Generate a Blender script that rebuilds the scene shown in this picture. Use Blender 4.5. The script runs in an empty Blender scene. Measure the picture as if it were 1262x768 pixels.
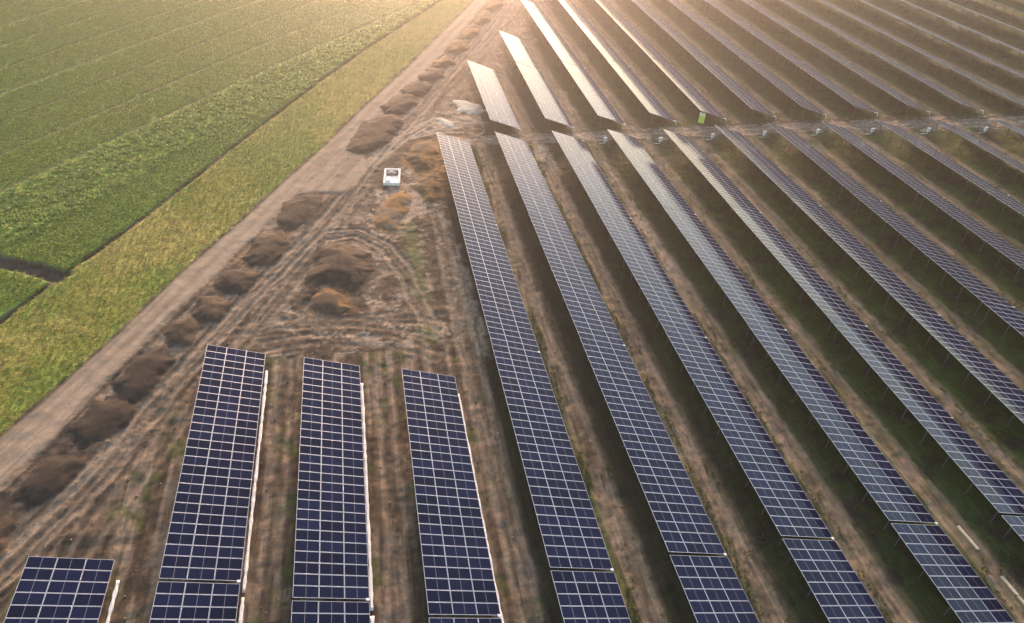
import bpy, math, random
import numpy as np
from mathutils import Matrix, Vector

rng = np.random.default_rng(7)
random.seed(7)
SC = bpy.context.scene
COL = SC.collection

# ------------------------------------------------------------------ camera
CAM = np.array([-12.074, 0.0, 55.006])
PITCH, YAW, ROLL, FPX = 0.685892, 0.246384, 0.0769054, 846.405
SUN_AZ, SUN_EL = math.radians(7.0), math.radians(9.5)
cyw, syw, cpt, spt = math.cos(YAW), math.sin(YAW), math.cos(PITCH), math.sin(PITCH)
FWD = np.array([syw * cpt, cyw * cpt, -spt])
R0 = np.array([cyw, -syw, 0.0])
U0 = np.cross(R0, FWD)
RGT = R0 * math.cos(ROLL) + U0 * math.sin(ROLL)
UPV = -R0 * math.sin(ROLL) + U0 * math.cos(ROLL)
cd = bpy.data.cameras.new('camera')
cam = bpy.data.objects.new('camera', cd)
COL.objects.link(cam)
cd.sensor_width = 36.0
cd.lens = 36.0 * FPX / 1262.0
cd.clip_start, cd.clip_end = 0.5, 6000.0
cam.matrix_world = Matrix(((RGT[0], UPV[0], -FWD[0], CAM[0]), (RGT[1], UPV[1], -FWD[1], CAM[1]),
                           (RGT[2], UPV[2], -FWD[2], CAM[2]), (0, 0, 0, 1)))
SC.camera = cam

# ------------------------------------------------------------------ sky and sun
W = bpy.data.worlds.new('World')
SC.world = W
W.use_nodes = True
nt = W.node_tree
bg = nt.nodes['Background']
sky = nt.nodes.new('ShaderNodeTexSky')
sky.sky_type = 'NISHITA'
sky.sun_disc = False
sky.sun_elevation = SUN_EL
sky.sun_rotation = SUN_AZ
sky.air_density = 1.0
sky.dust_density = 0.4
sky.ozone_density = 1.0
nt.links.new(sky.outputs[0], bg.inputs[0])
bg.inputs[1].default_value = 0.15
sl = bpy.data.lights.new('sun', 'SUN')
sun = bpy.data.objects.new('sun', sl)
COL.objects.link(sun)
sl.energy = 5.0
sl.angle = math.radians(12.0)
sl.color = (1.0, 0.66, 0.45)
sd = Vector((math.sin(SUN_AZ) * math.cos(SUN_EL), math.cos(SUN_AZ) * math.cos(SUN_EL), math.sin(SUN_EL)))
sun.rotation_euler = (-sd).to_track_quat('-Z', 'Y').to_euler()
sun.location = (60, 300, 120)
SC.view_settings.view_transform = 'Standard'
SC.view_settings.look = 'None'
SC.view_settings.exposure = 1.85
SC.view_settings.gamma = 1.0
SC.cycles.use_denoising = True
SC.cycles.denoising_input_passes = 'RGB_ALBEDO_NORMAL'
SC.cycles.denoising_prefilter = 'ACCURATE'
SC.cycles.max_bounces = 6
SC.cycles.diffuse_bounces = 3
SC.cycles.glossy_bounces = 3
SC.cycles.transmission_bounces = 3
SC.cycles.volume_bounces = 0


# ------------------------------------------------------------------ helpers: noise, distances
def hash2(ix, iy, seed):
    h = (ix.astype(np.int64) * 374761393 + iy.astype(np.int64) * 668265263 + seed * 2246822519) & 0xFFFFFFFF
    h = ((h ^ (h >> 13)) * 1274126177) & 0xFFFFFFFF
    h = ((h ^ (h >> 16)) * 2654435761) & 0xFFFFFFFF
    return ((h ^ (h >> 15)) & 0xFFFFFF) / float(0xFFFFFF)


def vnoise(x, y, seed=0):
    xf, yf = np.floor(x), np.floor(y)
    u, v = x - xf, y - yf
    u = u * u * u * (u * (u * 6 - 15) + 10)
    v = v * v * v * (v * (v * 6 - 15) + 10)
    ix, iy = xf.astype(np.int64), yf.astype(np.int64)
    a, b = hash2(ix, iy, seed), hash2(ix + 1, iy, seed)
    c, d = hash2(ix, iy + 1, seed), hash2(ix + 1, iy + 1, seed)
    return (a * (1 - u) + b * u) * (1 - v) + (c * (1 - u) + d * u) * v


def fbm(x, y, seed=0, octv=4, gain=0.55):
    s, amp, tot = 0.0, 1.0, 0.0
    for o in range(octv):
        s = s + amp * vnoise(x * 2.03 ** o + 17.3 * o, y * 2.03 ** o - 9.1 * o, seed + o * 31)
        tot += amp
        amp *= gain
    return s / tot


def sstep(a, b, t):
    t = np.clip((t - a) / (b - a), 0, 1)
    return t * t * (3 - 2 * t)


def sclip(t, lo, hi, k=.25):
    t = hi - k * np.log1p(np.exp((hi - t) / k))
    return lo + k * np.log1p(np.exp((t - lo) / k))


def terr(x, y):
    u = sclip(np.asarray(x, float) / 50, -.75, 3.6)
    v = sclip((np.asarray(y, float) - 80) / 50, -1.8, 2.4)
    return -0.88101 * u * v + 1.17553 * u * u + 0.44383 * v * v


def gnd(px, py, h=0.0):
    """ground point seen at a pixel of the 1262 px wide photograph"""
    d = FWD + RGT * ((px - 631) / FPX) + UPV * ((384 - py) / FPX)
    z = 0.0
    for _ in range(30):
        X = CAM + (z + h - CAM[2]) / d[2] * d
        z = float(terr(X[0], X[1]))
    return float(X[0]), float(X[1])


def G(pts):
    return np.array([gnd(*p) for p in pts])


def polydist(x, y, pts, closed=False):
    """distance to a polyline"""
    best = np.full(x.shape, 1e9)
    n = len(pts)
    for i in range(n if closed else n - 1):
        a, b = pts[i], pts[(i + 1) % n]
        d = b - a
        L = max(d @ d, 1e-9)
        t = np.clip(((x - a[0]) * d[0] + (y - a[1]) * d[1]) / L, 0, 1)
        best = np.minimum(best, np.hypot(x - a[0] - t * d[0], y - a[1] - t * d[1]))
    return best


def inpoly(x, y, pts):
    r = np.zeros(x.shape, bool)
    n = len(pts)
    for i in range(n):
        a, b = pts[i], pts[(i + 1) % n]
        if a[1] == b[1]:
            continue
        c = ((a[1] > y) != (b[1] > y)) & (x < (b[0] - a[0]) * (y - a[1]) / (b[1] - a[1]) + a[0])
        r ^= c
    return r


def sdpoly(x, y, pts):
    """positive inside"""
    d = polydist(x, y, pts, True)
    return np.where(inpoly(x, y, pts), d, -d)


def lineat(pts, y):
    """x of a polyline (sorted by y) at height y, extended past its ends"""
    p = pts[np.argsort(pts[:, 1])]
    X = np.interp(y, p[:, 1], p[:, 0])
    s0 = (p[2, 0] - p[0, 0]) / (p[2, 1] - p[0, 1])
    s1 = (p[-1, 0] - p[-3, 0]) / (p[-1, 1] - p[-3, 1])
    X = np.where(y < p[0, 1], p[0, 0] + (y - p[0, 1]) * s0, X)
    return np.where(y > p[-1, 1], p[-1, 0] + (y - p[-1, 1]) * s1, X)


# ------------------------------------------------------------------ helpers: objects
def tag(o, label=None, cat=None, group=None, kind=None):
    if label:
        o['label'] = label
    if cat:
        o['category'] = cat
    if group:
        o['group'] = group
    if kind:
        o['kind'] = kind
    return o


def link(name, data, parent=None):
    o = bpy.data.objects.new(name, data)
    COL.objects.link(o)
    if parent is not None:
        o.parent = parent
    return o


def mesh_np(name, verts, faces, mats, midx=None, smooth=False):
    """faces: (n,k) array or list of tuples"""
    me = bpy.data.meshes.new(name)
    verts = np.asarray(verts, np.float32)
    if isinstance(faces, np.ndarray):
        n, k = faces.shape
        me.vertices.add(len(verts))
        me.vertices.foreach_set('co', verts.ravel())
        me.loops.add(n * k)
        me.loops.foreach_set('vertex_index', faces.astype(np.int32).ravel())
        me.polygons.add(n)
        me.polygons.foreach_set('loop_start', np.arange(0, n * k, k, dtype=np.int32))
        me.update(calc_edges=True)
    else:
        me.from_pydata([tuple(map(float, v)) for v in verts], [], faces)
    for m in (mats if isinstance(mats, (list, tuple)) else [mats]):
        me.materials.append(m)
    if midx is not None:
        me.polygons.foreach_set('material_index', np.asarray(midx, np.int32))
    me.polygons.foreach_set('use_smooth', np.full(len(me.polygons), smooth, dtype=bool))
    me.update()
    return me


class MB:
    """collects boxes, bars and tubes into one mesh"""
    def __init__(s):
        s.v, s.f, s.m = [], [], []

    def hexa(s, c, mi=0):
        o = len(s.v)
        s.v += [tuple(p) for p in c]
        for q in ((0, 3, 2, 1), (4, 5, 6, 7), (0, 1, 5, 4), (1, 2, 6, 5), (2, 3, 7, 6), (3, 0, 4, 7)):
            s.f.append(tuple(o + i for i in q))
            s.m.append(mi)

    def box(s, x0, x1, y0, y1, z0, z1, mi=0):
        s.hexa([(x0, y0, z0), (x1, y0, z0), (x1, y1, z0), (x0, y1, z0), (x0, y0, z1), (x1, y0, z1), (x1, y1, z1), (x0, y1, z1)], mi)

    def quad(s, pts, mi=0):
        o = len(s.v)
        s.v += [tuple(p) for p in pts]
        s.f.append(tuple(range(o, o + len(pts))))
        s.m.append(mi)

    def bar(s, a, b, w, h, mi=0, up=(0, 0, 1)):
        a, b = Vector(a), Vector(b)
        d = (b - a).normalized()
        x = d.cross(Vector(up))
        if x.length < 1e-4:
            x = Vector((1, 0, 0))
        x.normalize()
        z = x.cross(d)
        x, z = x * w / 2, z * h / 2
        s.hexa([a - x - z, a + x - z, b + x - z, b - x - z, a - x + z, a + x + z, b + x + z, b - x + z], mi)

    def tube(s, pts, r, n=8, mi=0, cap=True):
        pts = [Vector(p) for p in pts]
        o = len(s.v)
        for i, p in enumerate(pts):
            d = (pts[min(i + 1, len(pts) - 1)] - pts[max(i - 1, 0)]).normalized()
            x = d.cross(Vector((0, 0, 1)))
            if x.length < 1e-3:
                x = Vector((1, 0, 0))
            x.normalize()
            z = x.cross(d)
            for k in range(n):
                a = 2 * math.pi * k / n
                s.v.append(tuple(p + x * math.cos(a) * r + z * math.sin(a) * r))
        for i in range(len(pts) - 1):
            for k in range(n):
                s.f.append((o + i * n + k, o + i * n + (k + 1) % n, o + (i + 1) * n + (k + 1) % n, o + (i + 1) * n + k))
                s.m.append(mi)
        if cap:
            s.f.append(tuple(o + k for k in range(n))[::-1])
            s.m.append(mi)
            s.f.append(tuple(o + (len(pts) - 1) * n + k for k in range(n)))
            s.m.append(mi)

    def mesh(s, name, mats, smooth=False):
        return mesh_np(name, s.v, s.f, mats, s.m, smooth)


# ------------------------------------------------------------------ materials
def mat(name, col=(.5, .5, .5), rough=.6, metal=0.0, spec=.5, vary=0.0, vscale=4.0, bump=0.0, bscale=20.0, attr=None,
        fine=0.0, fscale=3.0, transl=0.0, coat=0.0):
    m = bpy.data.materials.new(name)
    m.use_nodes = True
    N, L = m.node_tree.nodes, m.node_tree.links
    P = N['Principled BSDF']
    P.inputs['Base Color'].default_value = (*col, 1)
    P.inputs['Roughness'].default_value = rough
    P.inputs['Metallic'].default_value = metal
    P.inputs['Specular IOR Level'].default_value = spec
    P.inputs['Coat Weight'].default_value = coat
    src = None
    if attr:
        a = N.new('ShaderNodeAttribute')
        a.attribute_name = attr
        src = a.outputs['Color']
    tc = N.new('ShaderNodeTexCoord')

    def noise(scale, det=4, rough_=.6):
        n = N.new('ShaderNodeTexNoise')
        n.inputs['Scale'].default_value = scale
        n.inputs['Detail'].default_value = det
        n.inputs['Roughness'].default_value = rough_
        L.new(tc.outputs['Object'], n.inputs['Vector'])
        return n

    def modulate(src, scale, amt, det=4):
        n = noise(scale, det)
        r = N.new('ShaderNodeMapRange')
        r.inputs[1].default_value, r.inputs[2].default_value = .25, .75
        r.inputs[3].default_value, r.inputs[4].default_value = 1 - amt, 1 + amt
        L.new(n.outputs['Fac'], r.inputs[0])
        mx = N.new('ShaderNodeVectorMath')
        mx.operation = 'SCALE'
        if src is None:
            mx.inputs[0].default_value = col
        else:
            L.new(src, mx.inputs[0])
        L.new(r.outputs[0], mx.inputs['Scale'])
        return mx.outputs[0]
    if vary:
        src = modulate(src, vscale, vary)
    if fine:
        src = modulate(src, fscale, fine, 6)
    if src is not None:
        L.new(src, P.inputs['Base Color'])
    if bump:
        n = noise(bscale, 6, .65)
        b = N.new('ShaderNodeBump')
        b.inputs['Strength'].default_value = 1.0
        b.inputs['Distance'].default_value = bump
        L.new(n.outputs['Fac'], b.inputs['Height'])
        L.new(b.outputs[0], P.inputs['Normal'])
    if transl:
        t = N.new('ShaderNodeBsdfTranslucent')
        if src is not None:
            L.new(src, t.inputs['Color'])
        else:
            t.inputs['Color'].default_value = (*col, 1)
        mx = N.new('ShaderNodeMixShader')
        mx.inputs[0].default_value = transl
        L.new(P.outputs[0], mx.inputs[1])
        L.new(t.outputs[0], mx.inputs[2])
        L.new(mx.outputs[0], N['Material Output'].inputs[0])
    return m


def panel_glass():
    m = mat('panel_glass', (.006, .008, .026), rough=.15, spec=.11)
    N, L = m.node_tree.nodes, m.node_tree.links
    P = N['Principled BSDF']
    oi = N.new('ShaderNodeObjectInfo')
    tc = N.new('ShaderNodeTexCoord')
    # cells about 16 cm square, hairline busbars between them
    br = N.new('ShaderNodeTexBrick')
    br.offset = 0.0
    br.inputs['Scale'].default_value = 1.0
    br.inputs['Brick Width'].default_value = .16
    br.inputs['Row Height'].default_value = .16
    br.inputs['Mortar Size'].default_value = .006
    br.inputs['Mortar Smooth'].default_value = .1
    br.inputs['Color1'].default_value = (.0045, .0075, .026, 1)
    br.inputs['Color2'].default_value = (.0060, .0095, .033, 1)
    br.inputs['Mortar'].default_value = (.02, .022, .034, 1)
    L.new(tc.outputs['Object'], br.inputs['Vector'])
    r = N.new('ShaderNodeMapRange')
    r.inputs[3].default_value, r.inputs[4].default_value = .75, 1.35
    L.new(oi.outputs['Random'], r.inputs[0])
    mx = N.new('ShaderNodeVectorMath')
    mx.operation = 'SCALE'
    L.new(br.outputs['Color'], mx.inputs[0])
    L.new(r.outputs[0], mx.inputs['Scale'])
    L.new(mx.outputs[0], P.inputs['Base Color'])
    # dust: a little uneven gloss
    n = N.new('ShaderNodeTexNoise')
    n.inputs['Scale'].default_value = 1.3
    n.inputs['Detail'].default_value = 5
    L.new(tc.outputs['Object'], n.inputs['Vector'])
    rr = N.new('ShaderNodeMapRange')
    rr.inputs[3].default_value, rr.inputs[4].default_value = .09, .13
    L.new(n.outputs['Fac'], rr.inputs[0])
    L.new(rr.outputs[0], P.inputs['Roughness'])
    return m


def soil_material(name):
    """albedo from the vertex map, broken up by crumbs, clods and streaks finer than the map"""
    m = mat(name, attr='albedo', rough=.95, spec=.15)
    N, L = m.node_tree.nodes, m.node_tree.links
    P = N['Principled BSDF']
    att = next(n for n in N if n.type == 'ATTRIBUTE')
    tc = next(n for n in N if n.type == 'TEX_COORD')

    def noise(vec, scale, det, rough):
        n = N.new('ShaderNodeTexNoise')
        n.inputs['Scale'].default_value, n.inputs['Detail'].default_value, n.inputs['Roughness'].default_value = scale, det, rough
        L.new(vec, n.inputs['Vector'])
        return n.outputs['Fac']

    def rng_(v, a, b, c, d):
        q = N.new('ShaderNodeMapRange')
        for i, w in enumerate((a, b, c, d)):
            q.inputs[i + 1].default_value = w
        L.new(v, q.inputs[0])
        return q.outputs[0]

    def math_(op, a, b):
        q = N.new('ShaderNodeMath')
        q.operation = op
        for i, w in enumerate((a, b)):
            if isinstance(w, float):
                q.inputs[i].default_value = w
            else:
                L.new(w, q.inputs[i])
        return q.outputs[0]
    mp = N.new('ShaderNodeMapping')
    mp.inputs['Scale'].default_value = (3.2, .22, 1.0)
    L.new(tc.outputs['Object'], mp.inputs['Vector'])
    crumb = noise(tc.outputs['Object'], 3.4, 8, .72)
    clod = noise(tc.outputs['Object'], .95, 6, .68)
    streak = noise(mp.outputs['Vector'], 1.0, 6, .65)
    f1 = rng_(crumb, .36, .64, .70, 1.30)
    f2 = rng_(clod, .38, .62, .74, 1.24)
    f3 = rng_(streak, .34, .66, .72, 1.26)
    streaky = math_('MAXIMUM', att.outputs['Alpha'], 0.0)
    calm = math_('MAXIMUM', math_('MULTIPLY', att.outputs['Alpha'], -1.0), 0.0)
    f3 = math_('ADD', math_('MULTIPLY', math_('SUBTRACT', f3, 1.0), streaky), 1.0)
    rough_ = math_('SUBTRACT', math_('SUBTRACT', 1.0, math_('MULTIPLY', calm, .72)), math_('MULTIPLY', streaky, .35))
    f12 = math_('ADD', math_('MULTIPLY', math_('SUBTRACT', math_('MULTIPLY', f1, f2), 1.0), rough_), 1.0)
    tot = math_('MULTIPLY', f12, f3)
    sc = N.new('ShaderNodeVectorMath')
    sc.operation = 'SCALE'
    L.new(att.outputs['Color'], sc.inputs[0])
    L.new(tot, sc.inputs['Scale'])
    L.new(sc.outputs[0], P.inputs['Base Color'])
    b = N.new('ShaderNodeBump')
    b.inputs['Strength'].default_value = 1.0
    b.inputs['Distance'].default_value = .085
    h = math_('ADD', math_('MULTIPLY', clod, .8), math_('MULTIPLY', crumb, .7))
    h = math_('ADD', h, math_('MULTIPLY', math_('MULTIPLY', streak, streaky), .8))
    h = math_('MULTIPLY', h, rough_)
    L.new(h, b.inputs['Height'])
    L.new(b.outputs[0], P.inputs['Normal'])
    return m


M = dict(
    ground=soil_material('soil'),
    mound=soil_material('mound_soil'),
    crop=mat('crop_leaf', attr='tint', rough=.55, spec=.25, transl=.55),
    grass=mat('grass_blade', attr='tint', rough=.7, spec=.2, transl=.45),
    glass=panel_glass(),
    frame=mat('panel_frame', (.58, .58, .60), rough=.42, metal=.35),
    back=mat('panel_backsheet', (.16, .16, .17), rough=.7),
    steel=mat('galvanised_steel', (.17, .175, .18), rough=.45, metal=.6, vary=.15, vscale=3),
    white=mat('white_coated_metal', (.78, .77, .74), rough=.5, vary=.06, vscale=3),
    sheet=mat('white_sheeting', (.84, .82, .77), rough=.75, vary=.10, vscale=2.5, bump=.05, bscale=5),
    concrete=mat('pale_concrete', (.72, .68, .60), rough=.85, vary=.25, vscale=1.6, bump=.02, bscale=14),
    pit=mat('pit_floor', (.22, .17, .15), rough=.95, vary=.3, vscale=1.2),
    pinkslab=mat('reddish_slab', (.45, .33, .29), rough=.9, vary=.15, vscale=2),
    cover=mat('pale_cover_board', (.62, .64, .55), rough=.6, vary=.1, vscale=2),
    lime=mat('lime_plastic', (.58, .72, .10), rough=.45, vary=.06, vscale=3),
    limedark=mat('lime_plastic_door', (.50, .66, .09), rough=.45, vary=.05, vscale=3),
    roofp=mat('pale_translucent_roof', (.72, .76, .62), rough=.5),
    dark=mat('dark_plastic', (.04, .045, .04), rough=.6),
    timber=mat('pale_timber', (.55, .45, .30), rough=.8, vary=.2, vscale=3),
    sand=mat('white_sand', (.46, .40, .31), rough=.95, vary=.12, vscale=1.2, bump=.08, bscale=3),
)

# ------------------------------------------------------------------ layout on the ground
S = 10.2147          # spacing of the rows
WH, DZ, HI = 5.7012, 2.0261, 3.0   # plan width of a table, rise from low to high edge, height of the high edge
PITCHM = 1.02        # one module along the row
NMOD = 27
ROAD_L = G([(0, 540), (75, 475), (150, 408), (225, 335), (300, 270), (360, 215), (400, 180), (440, 140), (500, 85), (560, 25), (585, 0)])
ROAD_R = G([(0, 600), (60, 545), (130, 470), (200, 400), (260, 345), (320, 285), (366, 240), (402, 200), (425, 183), (470, 140), (520, 95), (560, 50), (600, 3)])
DITCH = G([(0, 395), (60, 350), (120, 308), (180, 265), (250, 210), (320, 155), (400, 95), (450, 60), (520, 15)])
CROPPATH = np.vstack([[-75.0, 89.0], G([(0, 322), (40, 330), (78, 342)])])
APRON = G([(366, 240), (402, 200), (425, 183), (448, 193), (455, 205), (440, 228), (420, 237), (395, 236)])
RF = [111.3, 110.9, 110.6, 110.2, 109.0, 109.1, 108.6, 107.4, 105.7, 103.5, 101.2, 98.9, 96.5, 94.0, 91.5, 89, 86.5, 84]     # far ends of the near rows
FN = [115.6, 115.6, 115.5, 115.8, 115.9, 115.5, 114.9, 113.9, 112.4, 110.6, 108.5, 106.3, 104.0, 101.6, 99.1, 96.6, 94.1, 91.6, 89.1, 86.6]
XTRACK = np.array([[-2, 112.0], [4, 113.6], [30, 113.3], [45, 113.0], [60, 112.0], [75, 110.7], [90, 108.2], [105, 105.2], [120, 102], [200, 84]])

TRACKS = [  # (pixels, half gauge, strength)
    ([(-40, 745), (20, 690), (120, 590), (200, 490), (270, 410), (330, 345), (390, 285), (420, 250), (445, 215)], .95, 1.0),
    ([(-20, 715), (60, 640), (150, 545), (230, 455)], .9, .7),
    ([(0, 768), (90, 690), (180, 570), (245, 480), (300, 420), (350, 360), (400, 300)], .9, .55),
    ([(400, 290), (440, 286), (475, 303), (500, 335), (515, 372), (533, 402)], .95, .8),
    ([(445, 215), (480, 172), (520, 132), (560, 82), (600, 35), (625, 0), (640, -30)], 1.0, .9),
    ([(470, 190), (500, 165), (540, 145), (600, 158)], .9, .6),
    ([(455, 190), (500, 150), (535, 110), (575, 70), (610, 35), (635, 0)], .9, .6),
    ([(265, 412), (340, 400), (430, 397), (520, 405), (560, 420)], .8, .42),
    ([(300, 432), (380, 418), (480, 420), (545, 440)], .8, .35),
    ([(330, 385), (420, 398), (500, 388), (560, 380)], .8, .32),
    ([(350, 440), (345, 520), (338, 620), (325, 768)], .8, .7),
    ([(472, 470), (478, 540), (486, 640), (490, 768)], .75, .7),
    ([(545, 300), (565, 380), (580, 450), (605, 560), (635, 680), (655, 768)], .9, .9),
    ([(535, 255), (560, 350), (590, 470), (600, 520)], .7, .6),
    ([(440, 215), (430, 245), (415, 290), (395, 330), (380, 400)], .8, .6),
]
TRACKS = [(G(p), hg, st) for p, hg, st in TRACKS]
for _r in range(0, 14):   # service vehicles drive the open lane between two rows
    _ys = np.arange(0.0, 112 - max(0, _r - 8) * 2.4, 8.0)
    TRACKS.append((np.stack([_r * S + 7.55 + .35 * np.sin(_ys * .07 + _r * 2.1), _ys], 1), .80, (.75, .7, .8, .55, .8, .5, .6, .5, .4, .4, .4, .4, .4, .4)[_r]))
    _ys = np.arange(118.0 - max(0, _r - 6) * 2.0, 215, 8.0)
    if _r > 0:
        TRACKS.append((np.stack([_r * S + 7.6 + .3 * np.sin(_ys * .06 + _r * 1.3), _ys], 1), .80, .45))
ROADDIR = np.array([.434, .901])
CROPDIR = np.array([.601, .799])


def nearest_row(x):
    r = np.floor(x / S)
    return r, x - r * S


def inrows(x, y):
    """1 where the ground lies in the rows of tables, either side of the cross track"""
    r = np.clip(np.floor(x / S), 0, 17).astype(int)
    rf, fn = np.array(RF)[r], np.array(FN)[r]
    near = (x > -.5) & (y < rf + .5)
    farb = (x > S - .5) & (y > fn - .5)
    endf = np.where(r == 1, 144.3, np.where(r == 2, 163, np.where(r == 3, 189, 1e9)))
    farb &= y < endf
    L = (x < 0) & (x > -45) & (y < np.where(x > -10.3, 54, np.where(x > -20.5, 57, np.where(x > -31, 60.5, 36.5))))
    return near, farb, L


def masks(x, y):
    """everything the ground knows about itself: a dict of 0..1 masks"""
    wob = (fbm(x * .35, y * .35, 3, 3) - .5) * 1.6
    wob2 = (fbm(x * 1.3, y * 1.3, 5, 3) - .5) * .8
    k = {}
    dl = (x - lineat(ROAD_L, y)) * .9            # metres right of the road's left edge
    dr = (x - lineat(ROAD_R, y)) * .9            # metres right of the road's right edge
    dd = (x - lineat(DITCH, y)) * .87
    w = wob * .45 + wob2 * .5
    k['dl'], k['dr'], k['dd'] = dl, dr, dd
    ap = sdpoly(x, y, APRON) + w
    k['road'] = np.maximum(sstep(-.25, .25, dl + w * .5) * sstep(-.35, .35, -dr + w), sstep(-.4, .4, ap) * (dl > 0))
    k['strip'] = sstep(-.3, .3, -dl - .35 + w * 1.3) * sstep(-.2, .2, dd - .38 + w * .5)
    cp = polydist(x, y, CROPPATH)
    k['ditch'] = np.maximum(sstep(.62, .25, np.abs(dd + w * .4)) * (.55 + .45 * sstep(.35, .6, fbm(x * .15, y * .15, 8, 2))), sstep(1.5, .9, cp + w * .6) * (dd < 1))
    k['crop'] = sstep(-.2, .2, -dd - .3 + w * .6) * (1 - sstep(1.6, 1.0, cp + w * .5))
    k['dlw'] = w
    k['wob'], k['wob2'] = wob, wob2
    return k


def track_masks(x, y):
    pale = np.zeros(x.shape)
    rut = np.zeros(x.shape)
    brk = .62 + .38 * sstep(.3, .62, fbm(x * .18, y * .18, 77, 3))
    wv = (fbm(x * .3, y * .3, 78, 2) - .5) * .9
    for pts, hg, st in TRACKS:
        lo, hi = pts.min(0) - 4, pts.max(0) + 4
        s = (x > lo[0]) & (x < hi[0]) & (y > lo[1]) & (y < hi[1])
        if not s.any():
            continue
        d0 = polydist(x[s], y[s], pts)
        de = np.minimum(np.hypot(x[s] - pts[0, 0], y[s] - pts[0, 1]), np.hypot(x[s] - pts[-1, 0], y[s] - pts[-1, 1]))
        d = np.where(d0 < de - 1e-4, d0 + wv[s] * .6, 99.0)      # no loop round the ends
        e = np.abs(d - hg)
        p = np.maximum(sstep(.46, .14, e), .25 * sstep(hg + .8, hg, d)) * st * brk[s]
        r = sstep(.22, .08, np.abs(e - .55)) * st
        pale[s] = np.maximum(pale[s], p)
        rut[s] = np.maximum(rut[s], r)
    return pale, rut


def height(x, y, full=True):
    z = terr(x, y)
    k = masks(x, y)
    bare = 1 - np.maximum.reduce([k['road'], k['strip'], k['crop']])
    z = z - .45 * k['ditch']
    z = z + .10 * k['road'] + .05 * k['strip']
    z = z + bare * (fbm(x * .45, y * .45, 21, 3) - .5) * .22 + bare * (fbm(x * 1.7, y * 1.7, 22, 2) - .5) * .10
    z = z + (1 - bare) * (fbm(x * .8, y * .8, 23, 3) - .5) * .08
    if full:
        p, r = track_masks(x, y)
        z = z - .12 * p * bare + .06 * r * bare
    return z


def mix(a, b, t):
    return a * (1 - t[:, None]) + b * t[:, None]


C = {n: np.array(v) for n, v in dict(
    tan=(.200, .146, .098), brown=(.090, .061, .038), dark=(.048, .035, .025), pale=(.35, .26, .18), orange=(.215, .115, .042),
    green=(.070, .095, .022), olive=(.12, .115, .035), white=(.72, .67, .56), road=(.30, .218, .146), strip=(.30, .275, .055), stripb=(.40, .325, .085),
    stripg=(.20, .25, .042), crop=(.16, .215, .036), far=(.20, .17, .12)).items()}
WHITES = [[(556, 122), (575, 124), (592, 130), (598, 138), (585, 141), (566, 137)],
          [(538, 145), (550, 147), (560, 151), (555, 156), (545, 156)]]
PALES = [G(p) for p in (
    [(436, 224), (452, 200), (478, 166), (520, 146), (575, 143), (600, 152), (555, 160), (505, 172), (470, 200)],
    [(655, 178), (672, 178), (680, 190), (690, 215), (676, 205), (660, 190)],
    [(712, 165), (730, 166), (733, 172), (716, 172)],
    [(1056, 158), (1072, 160), (1074, 165), (1062, 166)],
    [(686, 110), (698, 114), (708, 138), (704, 142), (692, 124)],
    [(744, 110), (750, 112), (754, 118), (748, 118)], [(790, 95), (796, 97), (801, 106), (795, 104)],
    [(714, 60), (718, 62), (724, 76), (719, 74)], [(765, 240), (780, 250), (840, 340), (850, 365), (830, 345), (800, 300)],
    [(565, 300), (590, 380), (605, 440), (590, 440), (570, 390), (555, 320)],
    [(465, 235), (520, 236), (530, 262), (500, 275), (470, 262)])]
ORANGES = [G(p) for p in (
    [(462, 278), (470, 245), (500, 232), (512, 250), (505, 275), (480, 290)], [(495, 200), (512, 175), (545, 168), (552, 210), (545, 245), (520, 225)],
    [(385, 385), (383, 365), (400, 352), (430, 360), (432, 380)], [(290, 320), (305, 298), (335, 300), (325, 325)])]
GREENS = [G(p) for p in ([(497, 275), (512, 265), (517, 300), (524, 340), (532, 375), (520, 378), (508, 350), (500, 310)],
                         [(515, 395), (540, 400), (535, 420), (520, 420)])]
DARKS = [G(p) for p in (
    [(150, 490), (165, 440), (205, 430), (218, 446), (185, 490), (165, 520), (120, 550), (75, 610), (20, 650), (0, 690), (-30, 700), (-30, 640), (30, 590), (90, 520)],
    [(372, 385), (375, 340), (392, 305), (425, 297), (458, 315), (455, 350), (432, 388), (400, 390)],
    [(522, 265), (535, 265), (548, 330), (552, 390), (538, 385), (530, 330)],
    [(450, 215), (480, 175), (540, 165), (538, 185), (500, 200), (470, 235)])]


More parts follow.
